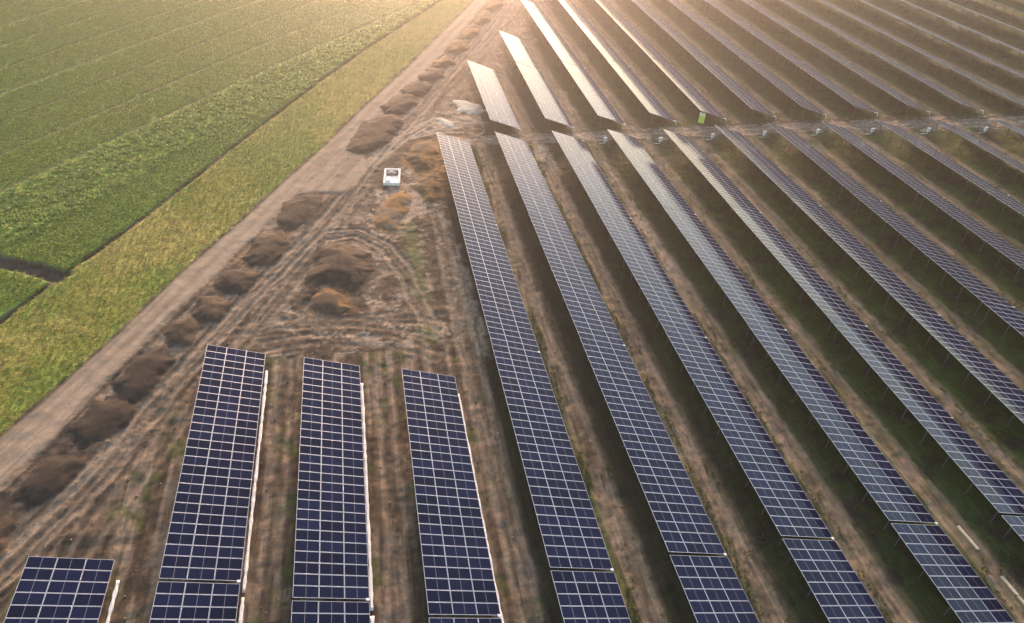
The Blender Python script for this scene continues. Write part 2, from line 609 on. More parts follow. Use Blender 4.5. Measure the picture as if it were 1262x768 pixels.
def soil_colour(x, y):
    k = masks(x, y)
    pale, rut = track_masks(x, y)
    near, farb, Lr = inrows(x, y)
    r, t = nearest_row(x)
    a1 = fbm(x * .12, y * .12, 41, 4)
    a2 = fbm(x * .55, y * .55, 42, 4)
    a3 = fbm(x * 2.2, y * 2.2, 43, 3)
    # wheel streaks along the rows, along the road, and across the clearing
    sr = fbm(x * 1.5, y * .07, 44, 4)
    s_ = x * ROADDIR[0] + y * ROADDIR[1]
    n_ = x * ROADDIR[1] - y * ROADDIR[0]
    sd_ = fbm(n_ * 1.4, s_ * .09, 45, 4)
    wx = x + (fbm(x * .2, y * .2, 46, 2) - .5) * 6
    wy = y + (fbm(x * .2, y * .2, 47, 2) - .5) * 6
    sc = fbm(wx * .36, wy * .80, 48, 4)
    # base: brown clearing
    clear = .40 * sc + .35 * a2 + .25 * a3
    col = mix(np.broadcast_to(C['brown'], (len(x), 3)), C['tan'], sstep(.46, .62, clear))
    col = mix(col, C['dark'], sstep(.49, .37, clear) * .85)
    col = mix(col, C['pale'], sstep(.54, .64, .5 * sc + .5 * a3) * .75)
    # corridor beside the road
    cor = sstep(13, 9, k['dr']) * (1 - (near | farb))
    cc = mix(np.broadcast_to(C['brown'], (len(x), 3)), C['tan'], sstep(.42, .58, .7 * sd_ + .3 * a3))
    cc = mix(cc, C['dark'], sstep(.49, .36, .6 * sd_ + .4 * a2) * .85)
    col = mix(col, cc, cor)
    # ground between the short rows
    lc = mix(np.broadcast_to(C['brown'], (len(x), 3)), C['tan'], sstep(.48, .62, .65 * sr + .35 * a2) * .95)
    lc = mix(lc, C['dark'], sstep(.49, .38, .6 * sr + .4 * a3) * .9)
    lc = mix(lc, C['green'] * .7, sstep(.54, .66, .5 * a2 + .5 * fbm(x * .8, y * .35, 49, 3)) * .75)
    lm = Lr | ((x < 0) & (y < 60) & (x > -42) & (k['dr'] > 9))
    col = mix(col, lc, lm * 1.0)
    # ground between the long rows
    right = sstep(5, 55, x)
    lane = mix(np.broadcast_to(C['tan'], (len(x), 3)) * .95, C['brown'], sstep(.46, .62, .8 * sr + .2 * a2))
    lane = mix(lane, C['pale'], sstep(.58, .70, .7 * sr + .3 * a3) * .6 * (1 - .5 * right))
    lane = mix(lane, C['olive'], sstep(.42, .62, .5 * a2 + .5 * a3) * (.12 + .55 * right))
    und_shade = mix(np.broadcast_to(C['dark'] * .95, (len(x), 3)), C['green'] * .85, np.clip(.2 + .8 * right, 0, 1) * sstep(.25, .5, a2))  # soil and grass beneath the tables, their shade darkened into the colour
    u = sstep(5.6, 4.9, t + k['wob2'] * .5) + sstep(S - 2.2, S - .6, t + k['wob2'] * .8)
    lane = mix(lane, und_shade, np.clip(u, 0, 1))
    fr = sstep(5.0, 5.6, t) * sstep(7.3, 6.3, t + k['wob2'] * 1.4) * sstep(.34, .48, .6 * a2 + .4 * a3 + .06 * right)
    lane = mix(lane, C['green'], fr * np.where(farb & (x < 45), .2, .85))
    rm = near | farb
    frr = sstep(80, 150, x)
    lane = mix(lane, C['olive'] * .9, frr * sstep(.4, .6, a1 * .5 + a2 * .5) * .8)
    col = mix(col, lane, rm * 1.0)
    # cross track
    xd = polydist(x, y, XTRACK) + k['wob'] * .5
    col = mix(col, mix(np.broadcast_to(C['tan'], (len(x), 3)), C['pale'], sstep(.5, .62, a3)), sstep(2.2, 1.2, xd) * .8)
    col = mix(col, C['brown'] * .8, sstep(.3, .1, np.abs(xd - .9)) * .55)
    # patches
    for pl, cname, amt, soft in ([(p, 'dark', .85, .5) for p in DARKS] + [(p, 'orange', .95, .9) for p in ORANGES]
                                 + [(p, 'green', .75, .7) for p in GREENS] + [(p, 'pale', .95, .5) for p in PALES]):
        lo, hi = pl.min(0) - 3, pl.max(0) + 3
        s = (x > lo[0]) & (x < hi[0]) & (y > lo[1]) & (y < hi[1])
        if s.any():
            d = sdpoly(x[s], y[s], pl) + k['wob'][s] * .9 + k['wob2'][s] * 1.2
            col[s] = mix(col[s], C[cname], sstep(-soft, soft, d) * amt * (.55 + .45 * sstep(.35, .6, a3[s])))
    # tracks
    bare = 1 - np.maximum.reduce([k['road'], k['strip'], k['crop']])
    col = mix(col, C['dark'] * 1.1, rut * .6 * sstep(.36, .5, a2))
    col = mix(col, C['tan'] * 1.35, np.clip(pale * (.65 + .5 * a3), 0, .95))
    # road, strip, field
    rc = C['road'] * (.86 + .28 * a2)[:, None]
    mid = np.abs((k['dl'] + k['dr']) / 2 + k['dlw'] * .3)
    rc = rc * (1 + .10 * sstep(.5, .15, np.abs(mid - .95)) - .13 * sstep(.45, .1, mid))[:, None]
    rc = mix(rc, C['tan'] * .8, sstep(.5, .66, sd_) * .5)
    col = mix(col, rc, k['road'])
    edge = sstep(.7, .1, np.abs(k['dl'] + .15 + k['dlw'] * .6)) * .75
    col = mix(col, C['dark'] * 1.2, edge)
    b = fbm(x * .06, y * .06, 51, 3)
    stc = mix(np.broadcast_to(C['strip'], (len(x), 3)), C['stripb'], sstep(.42, .62, .5 * b + .5 * a2))
    stc = mix(stc, C['stripg'], sstep(.46, .60, .6 * fbm(x * .09, y * .09, 52, 3) + .4 * a3) * .8)
    col = mix(col, stc, k['strip'])
    col = mix(col, C['crop'], k['crop'])
    cn = x * CROPDIR[1] - y * CROPDIR[0]
    ridge = .8 + .5 * fbm(x * 1.2, y * 1.2, 53, 2)
    tl = np.abs(((cn + 112.0 + 4.85) % 9.7) - 4.85)
    col = mix(col, C['dark'] * .9 + C['crop'] * .25, k['crop'] * (cn < -111) * sstep(.5, .25, np.abs(tl)) * .85)
    col = mix(col, C['dark'] * 1.15, k['ditch'] * .9)
    k['rowmask'] = np.where(lm | rm, 1.0, .1) * (1 - np.maximum(k['road'], np.maximum(k['strip'], k['crop']))) - k['road'] * .9
    return col, k


# ------------------------------------------------------------------ the ground: one sheet, cut where its uses change
def axis(parts):
    out = []
    for a, b, st in parts:
        out.append(np.linspace(a, b, max(2, int(round((b - a) / st))), endpoint=False))
    return np.concatenate(out + [[parts[-1][1]]])


GX = axis([(-1500, -400, 100), (-400, -160, 20), (-160, -100, 3), (-100, -60, .6), (-60, 40, .22), (40, 110, .36), (110, 190, .7), (190, 400, 15), (400, 1500, 100)])
GY = axis([(-900, -200, 80), (-200, -20, 10), (-20, 15, 1), (15, 120, .22), (120, 200, .42), (200, 260, 1.2), (260, 500, 20), (500, 2000, 100)])
nx, ny = len(GX), len(GY)
XX, YY = [a.ravel() for a in np.meshgrid(GX, GY)]
ZZ = height(XX, YY)
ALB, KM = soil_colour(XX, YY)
idx = np.arange(nx * ny).reshape(ny, nx)
quads = np.stack([idx[:-1, :-1], idx[:-1, 1:], idx[1:, 1:], idx[1:, :-1]], -1).reshape(-1, 4)


def qm(a):
    return a[quads].mean(1)


which = np.zeros(len(quads), int)
which[qm(KM['road']) > .5] = 1
which[qm(KM['strip']) > .5] = 2
which[qm(KM['crop']) > .5] = 3
for i, nm in enumerate(['ground', 'dirt_road', 'grass_strip', 'crop_field']):
    q = quads[which == i]
    used, inv = np.unique(q, return_inverse=True)
    me = mesh_np(nm, np.stack([XX[used], YY[used], ZZ[used]], 1), inv.reshape(-1, 4), M['ground'], smooth=True)
    at = me.color_attributes.new('albedo', 'FLOAT_COLOR', 'POINT')
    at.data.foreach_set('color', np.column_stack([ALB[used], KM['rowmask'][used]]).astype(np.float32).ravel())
    tag(link(nm, me), kind='structure')


# ------------------------------------------------------------------ vegetation
def inview(x, y, m=70, z=None):
    z = terr(x, y) if z is None else z
    dx, dy, dz = x - CAM[0], y - CAM[1], z - CAM[2]
    d = dx * FWD[0] + dy * FWD[1] + dz * FWD[2]
    d = np.where(d > 1, d, 1)
    px = 631 + FPX * (dx * RGT[0] + dy * RGT[1] + dz * RGT[2]) / d
    py = 384 - FPX * (dx * UPV[0] + dy * UPV[1] + dz * UPV[2]) / d
    return (px > -m) & (px < 1262 + m) & (py > -m) & (py < 768 + m) & (d > 1)


def leaves(name, x, y, z, size, hgt, nleaf, col, mt, wid=.30, label=None, cat=None):
    """leafy clumps: nleaf bent blades per plant, two quads each"""
    n = len(x)
    ang = (np.arange(nleaf) * 2.4)[None, :] + rng.uniform(0, 6.28, (n, 1)) + rng.normal(0, .3, (n, nleaf))
    ln = size[:, None] * rng.uniform(.65, 1.2, (n, nleaf))
    hh = hgt[:, None] * rng.uniform(.6, 1.15, (n, nleaf))
    ca, sa = np.cos(ang), np.sin(ang)
    P = np.empty((n, nleaf, 6, 3))
    prof = [(.03, .10, .45), (.55, 1.0, 1.0), (1.0, .62, .30)]
    for j, (f, h, wf) in enumerate(prof):
        for s_i, s in enumerate((-1, 1)):
            wv = ln * wid * wf * s
            P[:, :, 2 * j + s_i, 0] = x[:, None] + ca * ln * f - sa * wv
            P[:, :, 2 * j + s_i, 1] = y[:, None] + sa * ln * f + ca * wv
            P[:, :, 2 * j + s_i, 2] = z[:, None] + hh * h
    V = P.reshape(-1, 3)
    b = np.arange(n * nleaf)[:, None] * 6
    F = np.stack([b + np.array([0, 1, 3, 2]), b + np.array([2, 3, 5, 4])], 1).reshape(-1, 4)
    me = mesh_np(name, V, F, mt, smooth=True)
    cc = col[:, None, None, :] * rng.uniform(.75, 1.3, (n, nleaf, 1, 1)) * np.ones((1, 1, 6, 1))
    cc = cc.reshape(-1, 3)
    at = me.color_attributes.new('tint', 'FLOAT_COLOR', 'POINT')
    at.data.foreach_set('color', np.column_stack([cc, np.ones(len(cc))]).astype(np.float32).ravel())
    o = link(name, me)
    return tag(o, label, cat, kind='stuff')


def jitter(x0, x1, y0, y1, st):
    a, b = np.meshgrid(np.arange(x0, x1, st), np.arange(y0, y1, st))
    return a.ravel() + rng.uniform(-.45, .45, a.size) * st, b.ravel() + rng.uniform(-.45, .45, a.size) * st


# crop: plants stand in drilled rows, tramlines left bare
gu, gv = np.meshgrid(np.arange(-222, -88, .62), np.arange(-20, 275, .55))
gu = gu.ravel() + rng.normal(0, .07, gu.size)
gv = gv.ravel() + rng.uniform(-.25, .25, gv.size)
cx_, cy_ = gu * CROPDIR[1] + gv * CROPDIR[0], -gu * CROPDIR[0] + gv * CROPDIR[1]
s = inview(cx_, cy_)
cx_, cy_, gu = cx_[s], cy_[s], gu[s]
kc = masks(cx_, cy_)
tram = np.abs(((gu + 112.0 + 4.85) % 9.7) - 4.85)
keep = (kc['crop'] > .6) & ~((tram < .46) & (gu < -111)) & (rng.uniform(0, 1, len(gu)) < .93)
cx_, cy_, gu = cx_[keep], cy_[keep], gu[keep]
bright = sstep(-112.6, -111.6, gu) * sstep(-98.5, -101, gu + (fbm(cx_ * .1, cy_ * .1, 61, 3) - .5) * 5)
thin = bright * rng.uniform(0, 1, len(gu)) > .50
cx_, cy_, gu, bright = cx_[~thin], cy_[~thin], gu[~thin], bright[~thin]
pn = fbm(cx_ * .05, cy_ * .05, 62, 3)
colc = mix(np.broadcast_to(np.array([.24, .335, .045]), (len(gu), 3)), np.array([.42, .47, .11]), bright * .9)
colc = mix(colc, np.array([.30, .345, .055]), sstep(.42, .6, pn) * (1 - bright))
colc = colc * (.8 + .4 * rng.uniform(0, 1, (len(gu), 1)))
leaves('crop_plants', cx_, cy_, height(cx_, cy_, False), .40 + .22 * bright, .15 + .20 * bright + .08 * rng.uniform(0, 1, len(gu)), 6, colc, M['crop'], .26)

# grass strip
gx_, gy_ = jitter(-75, 25, 25, 205, .42)
s = inview(gx_, gy_)
gx_, gy_ = gx_[s], gy_[s]
kg = masks(gx_, gy_)
s = (kg['strip'] > .55)
gx_, gy_ = gx_[s], gy_[s]
gc, _ = soil_colour(gx_, gy_)
leaves('strip_grass', gx_, gy_, height(gx_, gy_, False), .22 + .18 * rng.uniform(0, 1, len(gx_)), .06 + .14 * rng.uniform(0, 1, len(gx_)) ** 2, 5,
       gc * (.65 + .7 * rng.uniform(0, 1, (len(gx_), 1))), M['grass'], .16)

# weeds and grass along and under the long rows
wx_, wy_ = jitter(0, 150, 15, 190, .46)
s = inview(wx_, wy_, 20)
wx_, wy_ = wx_[s], wy_[s]
nr, fb, _l = inrows(wx_, wy_)
rr_, tt_ = nearest_row(wx_)
dens = np.where((tt_ > 5.2) & (tt_ < 6.9), .95, np.where((tt_ < 5.2) | (tt_ > 9.0), .28 * sstep(8, 50, wx_), .08 + .16 * sstep(20, 70, wx_)))
dens = dens * sstep(.36, .56, fbm(wx_ * .3, wy_ * .3, 71, 3)) * (nr | fb) * np.where(fb & (wx_ < 45), .2, 1)
s = rng.uniform(0, 1, len(wx_)) < dens
wx_, wy_ = wx_[s], wy_[s]
leaves('lane_weeds', wx_, wy_, height(wx_, wy_, False), .20 + .22 * rng.uniform(0, 1, len(wx_)), .12 + .25 * rng.uniform(0, 1, len(wx_)), 5,
       mix(np.broadcast_to(np.array([.060, .085, .018]), (len(wx_), 3)), np.array([.15, .13, .045]), rng.uniform(0, 1, len(wx_))), M['grass'], .17)


# ------------------------------------------------------------------ solar tables
TH = math.asin(DZ / math.hypot(WH, DZ))
ML = (math.hypot(WH, DZ) - .06) / 3          # module length down the slope
MW = .985
ct, st_ = math.cos(TH), math.sin(TH)


def module_into(mb, ox, oy):
    """one half-cut module in slope coordinates: x down the slope, y along the row"""
    f, mid = .024, .009
    x0, x1, y0, y1 = ox, ox + ML, oy, oy + MW
    zt, zb = .02, -.018
    xm = (x0 + x1) / 2
    # frame: four bars with a raised lip, glass a little lower
    mb.box(x0, x1, y0, y0 + f, zb, zt, 0)
    mb.box(x0, x1, y1 - f, y1, zb, zt, 0)
    mb.box(x0, x0 + f, y0 + f, y1 - f, zb, zt, 0)
    mb.box(x1 - f, x1, y0 + f, y1 - f, zb, zt, 0)
    g = zt - .005
    mb.quad([(x0 + f, y0 + f, g), (xm - mid, y0 + f, g), (xm - mid, y1 - f, g), (x0 + f, y1 - f, g)], 1)
    mb.quad([(xm + mid, y0 + f, g), (x1 - f, y0 + f, g), (x1 - f, y1 - f, g), (xm + mid, y1 - f, g)], 1)
    mb.quad([(xm - mid, y0 + f, g), (xm + mid, y0 + f, g), (xm + mid, y1 - f, g), (xm - mid, y1 - f, g)], 2)
    mb.quad([(x0 + f, y0 + f, -.008), (x0 + f, y1 - f, -.008), (x1 - f, y1 - f, -.008), (x1 - f, y0 + f, -.008)], 3)


midline = mat('busbar_strip', (.34, .34, .37), rough=.3)
PM = [M['frame'], M['glass'], midline, M['back']]
mbm = MB()
module_into(mbm, 0, 0)
ME_MODULE = mbm.mesh('solar_panel', PM)


def slope_rot():
    # slope frame -> table frame: x runs from the high edge down to the low edge
    return Matrix.Rotation(TH, 4, 'Y')


def on_slope(sx, off=0.0):
    return sx * ct + off * st_, HI - sx * st_ + off * ct


ME_CACHE = {}


def table_meshes(n):
    if n in ME_CACHE:
        return ME_CACHE[n]
    L = n * PITCHM
    d = {}
    a = MB()
    for i in range(n):
        for c in range(3):
            module_into(a, c * (ML + .03), i * PITCHM - L / 2 + .0175)
    d['array'] = a.mesh('panel_array', PM)
    p = MB()
    p.box(-.03, .03, -L / 2 + .05, L / 2 - .05, -.10, -.022)
    d['purlin'] = p.mesh('purlin', M['steel'])
    rf = MB()
    rf.box(.25, 3 * ML - .10, -.04, .04, -.20, -.104)
    d['rafter'] = rf.mesh('rafter', M['steel'])
    for nm, sx in (('high', 1.15), ('low', 4.75)):
        x, z = on_slope(sx, -.20)
        q = MB()
        q.box(x - .05, x + .05, -.04, .04, -.7, z)
        q.box(x - .09, x + .09, .042, .05, z - .25, z + .06)
        d['post_' + nm] = q.mesh('post', M['steel'])
    b = MB()   # pale conduit at the low corner, from the panels to the ground
    x, z = on_slope(3 * ML + .05)
    b.tube([(x - .75, L / 2 - .02, on_slope(3 * ML - .7)[1] - .06), (x, L / 2 + .03, z - .03), (x + .10, L / 2 + .05, z - .35), (x + .12, L / 2 + .06, -.3)], .055, 8)
    d['conduit'] = b.mesh('cable_conduit', M['white'], True)
    e = MB()
    e.box(-.14, .14, -.10, .10, -.012, .055)
    d['clamp'] = e.mesh('end_clamp', M['white'])
    ME_CACHE[n] = d
    return d


def base_matrix(x, yc, L):
    # the tables of one row stand on one straight line, so that their glass reads as one plane
    ya_, yb_ = (28.0, 110.0) if yc < 112 - max(0, x - 70) * .24 else (112.0, 196.0)
    ga, gb = float(terr(x + WH / 2, ya_)), float(terr(x + WH / 2, yb_))
    if x > -5:
        sl_ = (gb - ga) / (yb_ - ya_)
        zmid = ga + sl_ * (yc - ya_) - .14
    else:
        sl_ = float(terr(x + WH / 2, yc + L / 2) - terr(x + WH / 2, yc - L / 2)) / L
        zmid = float(terr(x + WH / 2, yc))
    za, zb = float(terr(x, yc)), float(terr(x + WH, yc))
    ya = Vector((0, 1, sl_)).normalized()
    xa = Vector((WH, 0, zb - za)).normalized()
    zaxis = xa.cross(ya).normalized()
    xa = ya.cross(zaxis).normalized()
    zc = zmid - (zb - za) / 2
    return Matrix(((xa[0], ya[0], zaxis[0], x), (xa[1], ya[1], zaxis[1], yc), (xa[2], ya[2], zaxis[2], zc), (0, 0, 0, 1)))


PROTO = {}


def build_table(n, detailed, conduit):
    d = table_meshes(n)
    L = n * PITCHM
    root = link('solar_table', None)
    parts = []
    SR = slope_rot()
    T0 = Matrix.Translation((0, 0, HI))
    if detailed:
        for i in range(n):
            for c in range(3):
                o = link('solar_panel', ME_MODULE, root)
                o.matrix_local = (T0 @ SR @ Matrix.Translation((c * (ML + .03), i * PITCHM - L / 2 + .0175, 0))
                                  @ Matrix.Rotation(random.gauss(0, .0018), 4, 'X') @ Matrix.Rotation(random.gauss(0, .0012), 4, 'Y'))
                parts.append(o)
    else:
        o = link('panel_array', d['array'], root)
        o.matrix_local = T0 @ SR
    for sx in (.45, 1.55, 2.5, 3.5, 4.5, 5.55):
        o = link('purlin', d['purlin'], root)
        o.matrix_local = T0 @ SR @ Matrix.Translation((sx, 0, 0))
    npst = max(2, int(round((L - 1.4) / 3.1)) + 1)
    for j in range(npst):
        yy = -L / 2 + .7 + (L - 1.4) * j / (npst - 1)
        o = link('rafter', d['rafter'], root)
        o.matrix_local = T0 @ SR @ Matrix.Translation((0, yy, 0))
        for nm in ('high', 'low'):
            o = link('post', d['post_' + nm], root)
            o.location = (0, yy, 0)
    if conduit:
        o = link('cable_conduit', d['conduit'], root)
        if conduit < 0:
            o.matrix_local = Matrix.Scale(-1, 4, (0, 1, 0))
    o = link('end_clamp', d['clamp'], root)
    o.matrix_local = T0 @ SR @ Matrix.Translation((3 * ML - .08, -L / 2 - .02, .02))
    return root


def place_table(n, x, yfar, label, group, conduit=0):
    L = n * PITCHM
    yc = yfar - L / 2
    m = base_matrix(x, yc, L)
    dist = math.dist((x + 3, yc, 0), (CAM[0], 0, 50))
    key = (n, dist < 108 and yfar < 112, conduit)
    if key not in PROTO:
        root = PROTO[key] = build_table(*key)
    else:
        src = PROTO[key]
        root = src.copy()
        COL.objects.link(root)
        for ch in src.children:
            c = ch.copy()
            COL.objects.link(c)
            c.parent = root
    root.matrix_world = m
    tag(root, label, 'solar table', group)
    return root


ORD = ['first', 'second', 'third', 'fourth', 'fifth', 'sixth', 'seventh', 'eighth', 'ninth', 'tenth', 'eleventh', 'twelfth', 'thirteenth',
       'fourteenth', 'fifteenth', 'sixteenth', 'seventeenth', 'eighteenth']
STEP = NMOD * PITCHM + .25


def seen(x, y0, y1):
    xs = np.array([x, x, x, x, x + WH, x + WH, x + WH, x + WH])
    ys = np.linspace(y0, y1, 4)
    ys = np.concatenate([ys, ys])
    return bool(inview(xs, ys, 25, terr(xs, ys) + 2).any())


for r in range(0, 13):
    y = RF[r] - .2
    for j in range(5):
        if seen(r * S, y - NMOD * PITCHM, y):
            where = 'at the cross track' if j == 0 else '%s from the cross track' % ORD[j]
            place_table(NMOD, r * S, y, 'solar table %s, %s long row right of the clearing' % (where, ORD[r]), 'solar tables in the long rows')
        y -= STEP - (.2 if j < 2 else 0)
for r in range(1, 19):
    yn = FN[r]
    plan = {1: [28], 2: [27, 19], 3: [27, 27, 17]}.get(r, [27] * 4)
    for j, n in enumerate(plan):
        L = n * PITCHM
        if seen(r * S, yn, yn + L):
            if r == 1:
                lab = 'lone pale reflecting solar table nearest the dirt road beyond the cross track'
            else:
                lab = 'solar table %s in the %s row beyond the cross track' % (
                    'at the near end' if j == 0 else '%s from the near end' % ORD[j], ORD[r - 1])
            place_table(n, r * S, yn + L, lab, 'solar tables beyond the cross track', -1 if j == 0 else 0)
        yn += L + .25
SHORT = [(-3, 60.06, 'leftmost'), (-2, 56.75, 'middle'), (-1, 53.6, 'rightmost')]
for r, y, nm in SHORT:
    place_table(NMOD, r * S, y, 'deep blue solar table heading the %s of three short foreground rows' % nm, 'solar tables in the short rows')
    place_table(NMOD, r * S, y - STEP, 'deep blue solar table cut by the photo bottom, %s short foreground row' % nm, 'solar tables in the short rows')
place_table(NMOD, -4 * S, 36.1, 'deep blue solar table cut off in the bottom left corner beside the tracks', 'solar tables in the short rows')


# ------------------------------------------------------------------ white strips along the low edges of the short rows
def white_strip(x, ya, yb, label):
    n = int((ya - yb) / .25)
    ys = np.linspace(ya, yb, n)
    wob = (fbm(ys * .5, ys * 0 + x, 91, 3) - .5) * .05
    hw = .14 + (vnoise(ys * 1.7, ys * 0 + x, 92) - .5) * .10
    prof = [(-1, -.08), (-.9, .05), (-.35, .08), (.25, .085), (.85, .05), (1, -.08)]
    V = []
    for i, yv in enumerate(ys):
        for a, h in prof:
            xx = x + wob[i] + a * hw[i]
            hh = h * (.6 + .8 * float(hash2(np.array([i]), np.array([int(a * 9)]), 5)[0]))
            V.append((xx, yv, hh if h > 0 else h))
    V = np.array(V)
    V[:, 2] += terr(V[:, 0], V[:, 1]) + .06
    k = len(prof)
    F = [(i * k + j, i * k + j + 1, (i + 1) * k + j + 1, (i + 1) * k + j) for i in range(n - 1) for j in range(k - 1)]
    F += [tuple(range(k))[::-1], tuple((n - 1) * k + j for j in range(k))]
    tag(link('white_strip', mesh_np('white_strip', V, F, M['sheet'], smooth=True)), label, 'strip', 'white strips along the short rows')


for r, y, nm in SHORT:
    x = r * S + WH + .13
    white_strip(x, y - 1.9, y - STEP - .25, 'lumpy white strip on the soil along the %s short foreground row, far length' % nm)
    white_strip(x, y - STEP - .75, y - 2 * STEP, 'lumpy white strip along the %s short foreground row, near length at the photo edge' % nm)
white_strip(-4 * S + WH + .32, 36.1 - 1.4, 10, 'lumpy white strip beside the bottom left corner solar table')


# ------------------------------------------------------------------ heaps of earth
def mound(name, px, hgt, base, second, label, group, soft=1.4, seed=0, cat='earth heap', step=.24, m='mound', peaks=1.0):
    P = G(px)
    lo, hi = P.min(0) - 1.2, P.max(0) + 1.2
    gx = np.arange(lo[0], hi[0], step)
    gy = np.arange(lo[1], hi[1], step)
    X, Y = np.meshgrid(gx, gy)
    sh = X.shape
    X, Y = X.ravel(), Y.ravel()
    d = sdpoly(X, Y, P) + (fbm(X * .5, Y * .5, 100 + seed, 2) - .5) * 1.1 + (fbm(X * 2, Y * 2, 120 + seed, 2) - .5) * .45
    hgt = hgt * .42
    prof = sstep(-.2, soft, d)
    lump = .85 + .3 * fbm(X * .42 * peaks, Y * .42 * peaks, 130 + seed, 2) * 1.0
    clod = (fbm(X * 1.9, Y * 1.9, 140 + seed, 3) - .5) * .10 * min(1, hgt * 1.5)
    near_ = sstep(.2, 1.0, d)
    Z = height(X, Y) * (1 - near_) + (terr(X, Y) + .06) * near_ + np.where(d > -.1, prof * (hgt * lump + clod), 0) + np.where(d > 0, .02 + .05 * sstep(0, .5, d), -.02 + d * .3)
    idx = np.arange(X.size).reshape(sh)
    q = np.stack([idx[:-1, :-1], idx[:-1, 1:], idx[1:, 1:], idx[1:, :-1]], -1).reshape(-1, 4)
    q = q[(d[q].max(1) > -.15)]
    used, inv = np.unique(q, return_inverse=True)
    me = mesh_np(name, np.stack([X[used], Y[used], Z[used]], 1), inv.reshape(-1, 4), M[m], smooth=True)
    if m == 'mound':
        n1 = fbm(X[used] * .5, Y[used] * .5, 150 + seed, 4)
        n2 = fbm(X[used] * 1.6, Y[used] * 1.6, 160 + seed, 3)
        c = mix(np.broadcast_to(C[base], (len(used), 3)) * 1.0, C[second], sstep(.45, .62, .55 * n1 + .45 * n2))
        at = me.color_attributes.new('albedo', 'FLOAT_COLOR', 'POINT')
        gcol, _k = soil_colour(X[used], Y[used])
        c = mix(gcol, c * .92, sstep(-.05, .22, d[used]))
        at.data.foreach_set('color', np.column_stack([c, -.62 * sstep(-.2, .5, d[used])]).astype(np.float32).ravel())
    return tag(link(name, me), label, cat, group)


RG = 'earth heaps along the dirt road'
HEAPS = [
    ([(338, 278), (350, 250), (385, 237), (402, 240), (392, 265), (368, 283)], .55, 'brown', 'dark', 'flat brown earth heap in the crook of the road apron'),
    ([(298, 318), (315, 290), (345, 284), (360, 300), (338, 326), (310, 329)], .8, 'brown', 'dark', 'brown earth heap next to the flat heap by the apron'),
    ([(262, 350), (275, 332), (303, 329), (322, 340), (302, 361), (275, 364)], .8, 'dark', 'brown', 'round earth heap between the road and the tracks, middle of five in line'),
    ([(232, 386), (245, 367), (268, 363), (288, 375), (272, 396), (246, 400)], .85, 'brown', 'dark', 'brown earth heap, second in line above the long dark earth spread'),
    ([(198, 413), (212, 394), (236, 391), (250, 405), (234, 426), (208, 430)], .8, 'dark', 'brown', 'small dark earth heap just above the long dark earth spread'),
    ([(140, 472), (165, 440), (200, 430), (216, 445), (192, 480), (168, 500), (148, 500)], .55, 'dark', 'dark', 'upper lobe of blackish earth spread beside the road, closest to the small heaps'),
    ([(83, 530), (118, 495), (160, 492), (168, 510), (135, 542), (98, 553)], .5, 'dark', 'dark', 'middle lobe of blackish earth spread between the road and the tracks'),
    ([(18, 606), (55, 565), (105, 552), (112, 570), (72, 612), (32, 630)], .55, 'dark', 'dark', 'lower lobe of blackish earth spread beside the road at the left edge'),
    ([(-40, 690), (-25, 645), (12, 632), (22, 645), (5, 680), (-20, 705)], .6, 'dark', 'brown', 'dark earth heap cut by the left photo edge above the corner table'),
    ([(422, 186), (445, 152), (482, 138), (502, 149), (477, 181), (442, 191)], .8, 'brown', 'dark', 'broad dark earth heap at the junction of the road and the cross track'),
    ([(468, 132), (487, 118), (514, 114), (516, 130), (490, 143), (474, 142)], .9, 'brown', 'dark', 'brown earth heap next up the road from the junction heap'),
    ([(494, 112), (508, 101), (530, 100), (534, 112), (514, 120), (500, 119)], .9, 'brown', 'dark', 'brown earth heap, third up the road from the junction'),
    ([(514, 95), (526, 85), (546, 84), (548, 95), (530, 101), (518, 101)], .9, 'brown', 'dark', 'brown earth heap, fourth up the road from the junction'),
    ([(534, 78), (546, 69), (561, 69), (562, 79), (548, 84), (537, 83)], .9, 'brown', 'orange', 'reddish earth heap, fifth up the road from the junction'),
    ([(551, 60), (561, 50), (577, 50), (578, 60), (566, 66), (554, 66)], .9, 'orange', 'brown', 'orange brown earth heap, sixth up the road from the junction'),
    ([(568, 42), (577, 32), (592, 32), (592, 43), (580, 48), (570, 48)], .9, 'orange', 'brown', 'orange earth heap, seventh up the road from the junction'),
    ([(583, 25), (590, 15), (606, 14), (606, 26), (594, 30), (585, 30)], .9, 'brown', 'orange', 'reddish earth heap, eighth up the road near the top of the photo'),
    ([(598, 8), (604, -2), (620, -2), (620, 8), (610, 13), (600, 13)], .9, 'brown', 'orange', 'farthest reddish earth heap beside the road at the top photo edge'),
]
for i, (px, h, b, s2, lab) in enumerate(HEAPS):
    mound('earth_heap', px, h, b, s2, lab, RG, seed=i * 7, soft=1.9)
CG = 'earth heaps in the clearing'
mound('earth_heap', [(372, 372), (376, 340), (393, 304), (425, 297), (455, 313), (458, 335), (440, 362), (415, 352), (392, 352), (385, 372)], 1.5, 'dark', 'brown',
      'large dark earth heap in the middle of the churned clearing', CG, soft=3.0, seed=201)
mound('earth_heap', [(384, 386), (382, 366), (396, 355), (425, 362), (432, 380), (420, 388)], .7, 'brown', 'orange',
      'low orange brown earth heap at the foot of the large dark one', CG, soft=2.0, seed=203)
mound('earth_heap', [(463, 278), (470, 246), (492, 236), (508, 243), (503, 262), (484, 284)], .7, 'orange', 'tan', 'orange sandy heap just below the white framed pit', CG, soft=2.0, seed=205)
mound('earth_heap', [(500, 197), (512, 178), (533, 172), (540, 190), (532, 208), (512, 212)], 1.0, 'orange', 'brown', 'rusty orange heap at the head of the first long row', CG, soft=2.2, seed=207)
